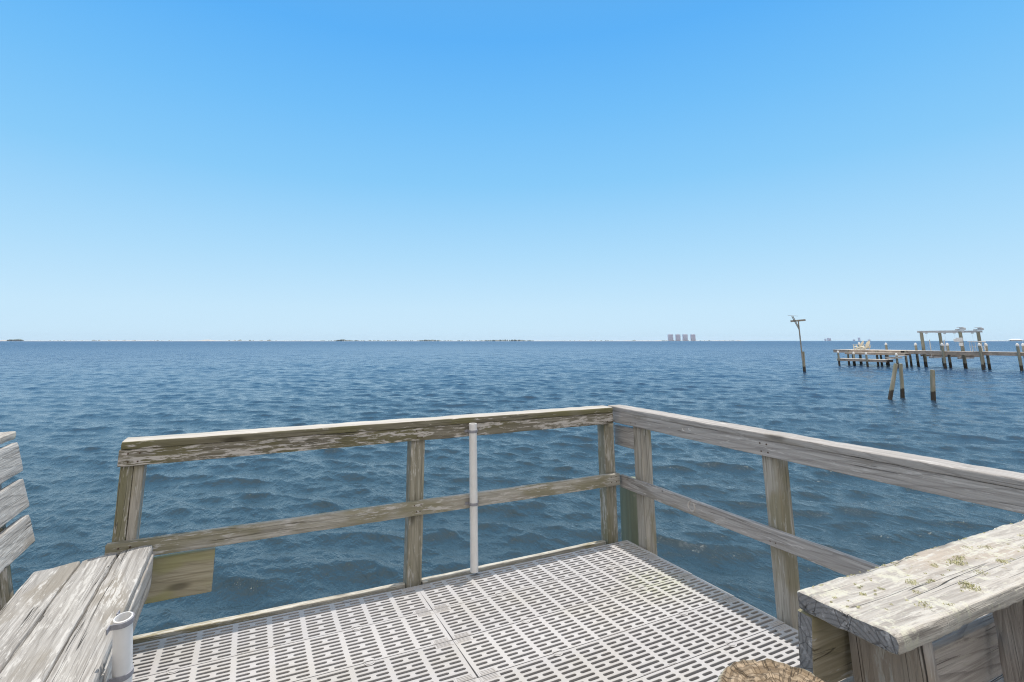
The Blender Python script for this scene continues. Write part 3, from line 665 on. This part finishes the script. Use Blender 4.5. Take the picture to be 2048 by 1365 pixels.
# boat lift
lf = thing('boat_lift', 'boat lift of four tall pilings carrying grey top beams, behind the pier', 'boat lift', (67, 27.5, ZW))
XL0, XL1 = 66.3, 69.4
P4 = [(XL0, Yx(1852.5, XL0, 735)), (XL0, Yx(1931.5, XL0, 737)), (XL1, Yx(1889.5, XL1, 735)), (XL1, Yx(1968, XL1, 737))]
zt = 2.36
for x, y in P4: rod('piling', (x, y, ZW - 1.2), (x, y, zt),   .155, .145, M_pile3, lf, rough=.012, seg=16)
for (xa, ya), (xb, yb_) in ((P4[0], P4[1]), (P4[2], P4[3])):
    boxes('top_beam', [((xa, (ya + yb_) / 2, zt + .12), (.16, abs(ya - yb_) + .7, .05)), ((xa, (ya + yb_) / 2, zt + .03), (.1, abs(ya - yb_) + .7, .14)), ((xa, (ya + yb_) / 2, zt - .05), (.16, abs(ya - yb_) + .7, .03))], M_alu, lf)
    boxes('motor', [((xa, yb_ - .25, zt + .3), (.3, .42, .22)), ((xa, yb_ + .2, zt + .22), (.2, .3, .12)), ((xa - .05, yb_ - .1, zt + .45), (.36, .5, .05))], M_alu, lf, bev=.02)
    for yy in (ya - .45, yb_ + .5): boxes('pulley', [((xa, yy, zt - .12), (.1, .2, .1))], M_alu, lf)
    for yy in (ya - .45, yb_ + .5): rod('cable', (xa, yy, -.2), (xa, yy, zt - .1), .006, .006, M_alu, lf, seg=6, rings=1)
ym = (P4[0][1] + P4[1][1]) / 2
for x in (66.9, 68.7): boxes('bunk', [((x, ym, -.16), (.22, 4.6, .16)), ((x, ym, -.05), (.18, 4.7, .05))], M_pfas, lf)
for y in (P4[0][1] - .45, P4[1][1] + .5): boxes('cradle_beam', [(((XL0 + XL1) / 2, y, -.33), (XL1 - XL0, .12, .18))], M_alu, lf)
for x, X in ((1862.3, 66.8), (1891.5, 68.8)):
    y = Yx(x, X, 704); rod('guide_pole', (X, y, -.3), (X, y, 1.55), .05, .045, M_white, lf, seg=10, rings=2)
y = P4[1][1]
boxes('control_box', [((XL0 - .25, y + .05, 1.55), (.2, .5, .42)), ((XL0 - .25, y + .42, 1.5), (.16, .2, .3)), ((XL0 - .24, y - .03, 1.08), (.16, .32, .36))], M_white, lf, bev=.02)

# adirondack chairs on the pier head
M_chair = plain('cream_chair_paint', (.74, .69, .56), .5, .3, .06, 4.)
def chair(label, x, y, rz):
    t = thing('lounge_chair', label, 'chair', (x, y, ZD), 'pale chairs on the pier head')
    Mz = Matrix.Translation(V((x, y, ZD))) @ Matrix.Rotation(rz, 4, 'Z')   # faces +x
    def part(name, lst):
        bm = bmesh.new()
        for c, s, ry in lst:
            box_bm(bm, (0, 0, 0), s, Matrix.Translation(c) @ Matrix.Rotation(ry, 4, 'Y'))
        return link(name, mesh(bm, name, 30), M_chair, t, Mz)
    part('seat', [((.08 + .11 * k, 0, .30 + .024 * k), (.095, .54, .025), R(-13)) for k in range(-1, 4)])
    bm = bmesh.new()
    for k in range(-2, 3):
        ln = .92 - .05 * k * k
        vs = box_bm(bm, (0, k * .112, ln / 2), (.025, .1, ln), Matrix.Translation((-.12, 0, .24)) @ Matrix.Rotation(R(-27), 4, 'Y'))
    link('backrest', mesh(bm, 'back', 30), M_chair, t, Mz)
    for s in (-1, 1):
        part('armrest', [((.1, s * .34, .58), (.74, .14, .03), 0)])
        part('front_leg', [((.40, s * .31, .29), (.10, .035, .58), 0)])
        part('rear_leg', [((.02, s * .27, .19), (.95, .035, .12), R(20)), ((-.3, s * .3, .3), (.07, .03, .58), R(-18))])
ych = Yx(1716, 65.2, 700)
chair('pale wooden lounge chair on the pier head, the one nearer the left end', 65.2, Yx(1718.5, 65.2, 700), R(95))
chair('pale wooden lounge chair on the pier head, right of its twin', 64.6, Yx(1731, 64.6, 700), R(82))

# cleaning table
yt = Yx(1958, 65.2, 700)
tb_ = thing('cleaning_table', 'white topped cleaning table with thin legs on the pier walkway', 'table', (65.2, yt, ZD))
boxes('table_top', [((65.0, yt, ZD + .96), (1.35, .9, .08))], M_white, tb_, bev=.015)
for dy in (-.36, .36):
    for dx in (-.55, -.1, .55): rod('leg', (65.0 + dx, yt + dy, ZD), (65.0 + dx, yt + dy, ZD + .93), .045 if dx == -.1 else .022, .022, M_white, tb_, seg=8, rings=1)
boxes('shelf', [((65.0, yt, ZD + .45), (1.08, .7, .03))], M_white, tb_)
for dx in (-.42, .46): link('hose_coil', mesh(torus_bm(.12, .024, 0, 360), 'coil', 60), M_white, tb_, Matrix.Translation((65.0 + dx, yt - .36, ZD + .28)) @ Matrix.Rotation(R(90), 4, 'X'))

# ------------------------------------------------------------------ far shore
PXM = lambda w: w / (CF / math.cos(CTH))               # metres per pixel column at distance w
def bump_h(x, c, s, h): return h * math.exp(-((x - c) / s) ** 2)
def shore(x0, x1, w, hfun, depth, mat, name):
    bm = bmesh.new(); rows = []
    xs = np.arange(x0, x1 + .1, 1.5)
    for x in xs:
        h = max(.0, hfun(x)) * PXM(w); fade = min(1, (x - x0) / 20, (x1 - x) / 20); h *= max(fade, 0)
        rows.append([bm.verts.new(bearing(x, w + d * depth, ZW - 1.5 + (h + 1.8) * f)) for d, f in ((-.05, 0), (0, .55), (.12, .8), (.3, 1.), (.6, .95), (1., .8), (1.15, 0))])
    for a, b_ in zip(rows, rows[1:]):
        for k in range(6): bm.faces.new((a[k], b_[k], b_[k + 1], a[k + 1]))
    return tag(link(name, mesh(bm, name, 0), mat), kind='structure')
M_sand = plain('white_sand', (.42, .41, .40), .9, .1, .1, .02)
nz = lambda x, s, k=0.: mnoise.noise(V((x * s, k, 1.7)))
def hs(x):
    return 1.0 + .45 * nz(x, .05) + .4 * nz(x, .21) + bump_h(x, 415, 14, 2.2) + bump_h(x, 8, 14, 1.4) + bump_h(x, 260, 60, .5) + bump_h(x, -60, 30, 2)
shore(-500, 1330, 3500, hs, 260, M_sand, 'beach')
shore(1230, 1500, 5200, lambda x: 1.0 + .5 * nz(x, .08, 4.), 200, M_sand, 'beach')
shore(1960, 2400, 3800, lambda x: .9 + .5 * nz(x, .06, 9.), 200, M_sand, 'beach')
def scrub():
    tb2 = bmesh.new(); bmesh.ops.create_icosphere(tb2, subdivisions=2, radius=1); TV = [v.co.copy() for v in tb2.verts]; TF = [[v.index for v in f.verts] for f in tb2.faces]; tb2.free()
    bm = bmesh.new(); rnd = random.Random(3)
    def clump(x, w, hp, wp, zoff=0.):
        m = PXM(w); base = bearing(x, w + rnd.uniform(20, 120), ZW + .5 + zoff)
        sd = rnd.uniform(0, 50); r = [bm.verts.new(q) for q in TV]
        for f in TF: bm.faces.new([r[k] for k in f])
        for v in r:
            n_ = v.co.normalized(); v.co = v.co * (1 + .35 * mnoise.noise(n_ * 2.3 + V((sd, 0, 0))))
            v.co = base + CRT * v.co.x * wp * m + _d * v.co.y * wp * m + V((0, 0, 1)) * (v.co.z * .6 + .55) * hp * m
    def run(x0, x1, n, w, h0, h1, z=0.):
        for i in range(n):
            x = rnd.uniform(x0, x1); f = .5 + .5 * math.sin(math.pi * (x - x0) / (x1 - x0)); h = rnd.uniform(h0, h1) * f
            clump(x, w, h, rnd.uniform(.8, 2.2) * (.6 + h * .2), z)
    run(14, 46, 40, 3450, 2., 3.6, 2.); run(27, 44, 20, 3450, 2.5, 4.4, 2.); run(-120, -20, 60, 3450, 1.5, 4.)
    run(50, 380, 60, 3540, .8, 2.4); run(436, 560, 26, 3540, .8, 2.6)
    run(476, 484, 6, 3500, 2., 3.); run(533, 545, 7, 3500, 1.8, 2.8); run(560, 1070, 190, 3480, .7, 2.0)
    run(672, 706, 36, 3450, 1.6, 3.6); run(705, 730, 20, 3450, .8, 2.0); run(836, 882, 44, 3450, 1.5, 3.0); run(960, 1070, 100, 3450, 1.4, 3.2)
    run(1070, 1330, 60, 3560, .6, 1.8); run(1262, 1276, 8, 3500, 1.5, 2.4); run(1280, 1480, 70, 5150, .5, 1.6); run(1975, 2200, 60, 3750, .6, 1.6); run(2016, 2100, 30, 3700, 1., 2.2)
    return mesh(bm, 'scrub', 0)
M_scrub = plain('dune_scrub', (.22, .275, .285), .9, .1, .4, .01)  # blue-grey tint puts distance haze into the scrub colour itself
tag(link('dune_scrub', scrub(), M_scrub), label='dark scrub and low trees along the far sandy shore', cat='scrub', kind='stuff')
M_far = plain('hazy_far_building', (.74, .78, .92), .8, .2, .03, .02)  # pale blue base colour carries haze for the farthest blocks
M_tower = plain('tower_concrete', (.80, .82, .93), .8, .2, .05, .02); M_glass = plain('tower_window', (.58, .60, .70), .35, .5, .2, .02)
def tower(label, x0, x1, ytop, w, floors, name='apartment_tower', group='apartment towers on the far shore', cat='tower', bays=7, M_tower=M_tower, M_glass=M_glass):
    m = PXM(w); c = bearing((x0 + x1) / 2, w); W = (x1 - x0) * m * .97; H = (CYH - ytop) * m + CZ - ZW; t = thing(name, label, cat, (c.x, c.y, ZW), group)
    Mz = Matrix.Translation(c) @ Matrix.Rotation(-CYAW, 4, 'Z')
    bm = bmesh.new(); box_bm(bm, (0, 8, H / 2), (W * .96, 16, H)); box_bm(bm, (0, 8, H + 1.5), (W * .3, 8, 3))
    link('body', mesh(bm, 'b', 0), M_tower, t, Mz)
    bm = bmesh.new(); fh = H / floors
    for k in range(1, floors + 1): box_bm(bm, (0, -1.0, k * fh - .5), (W, 1.95, .9))
    for k in range(bays + 1): box_bm(bm, (-W / 2 + .5 + (W - 1) * k / bays, -.9, H / 2 - .6), (.8, 1.6, H - 1.3))
    link('balconies', mesh(bm, 'b', 0), M_tower, t, Mz)
    bm = bmesh.new()
    for k in range(bays): 
        bw = (W - 1) / bays; box_bm(bm, (-W / 2 + .5 + bw * (k + .5), -.03, H / 2 - .4), (bw * .6, .05, H - 2.))
    link('windows', mesh(bm, 'b', 0), M_glass, t, Mz)
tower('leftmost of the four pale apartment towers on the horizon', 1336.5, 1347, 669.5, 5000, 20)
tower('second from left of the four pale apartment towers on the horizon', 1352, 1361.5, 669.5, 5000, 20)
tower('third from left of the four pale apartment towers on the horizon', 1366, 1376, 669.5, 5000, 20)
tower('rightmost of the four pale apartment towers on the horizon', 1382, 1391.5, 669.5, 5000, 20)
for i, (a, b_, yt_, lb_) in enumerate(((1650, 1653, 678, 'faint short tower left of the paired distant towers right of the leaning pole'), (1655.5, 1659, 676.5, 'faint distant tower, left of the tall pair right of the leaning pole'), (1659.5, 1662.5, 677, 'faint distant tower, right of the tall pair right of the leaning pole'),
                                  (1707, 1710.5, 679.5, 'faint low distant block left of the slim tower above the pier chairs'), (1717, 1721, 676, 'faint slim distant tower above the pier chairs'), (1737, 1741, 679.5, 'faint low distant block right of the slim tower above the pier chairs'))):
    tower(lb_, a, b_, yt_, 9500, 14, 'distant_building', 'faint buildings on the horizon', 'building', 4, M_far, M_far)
# low house with a wide roof on the right-hand shore
c = bearing(2033, 3700); hb = thing('shore_house', 'low shore building with a wide pale roof at the right end of the horizon', 'building', (c.x, c.y, ZW)); m = PXM(3700)
Mz = Matrix.Translation(c) @ Matrix.Rotation(-CYAW, 4, 'Z')
bm = bmesh.new(); box_bm(bm, (0, 5, 1.8 * m / 2 + 1), (22 * m, 10, 1.8 * m + 2)); link('wall', mesh(bm, 'w', 0), M_sand, hb, Mz)
bm = bmesh.new(); z0 = 2.6 * m + 1
vs = [bm.verts.new(q) for q in ((-13 * m, -2, z0), (13 * m, -2, z0), (13 * m, 12, z0), (-13 * m, 12, z0), (-7 * m, 5, z0 + 1.6 * m), (7 * m, 5, z0 + 1.6 * m))]
for f in ((0, 1, 5, 4), (1, 2, 5), (2, 3, 4, 5), (3, 0, 4), (3, 2, 1, 0)): bm.faces.new([vs[k] for k in f])
link('roof', mesh(bm, 'r', 0), M_tower, hb, Mz)

# ------------------------------------------------------------------ air
HAZE = 2.2e-5
if HAZE:
    bm = bmesh.new(); box_bm(bm, (0, 0, 48), (25400, 25400, 102))
    hz = N('haze'); pv = hz.n('ShaderNodeVolumePrincipled', {'Color': (.72, .84, 1.), 'Density': HAZE, 'Anisotropy': .0}); oo = hz.n('ShaderNodeOutputMaterial'); hz.t.links.new(pv.outputs[0], oo.inputs[1])
    tag(link('haze', mesh(bm, 'haze', 0), hz.m), kind='stuff')
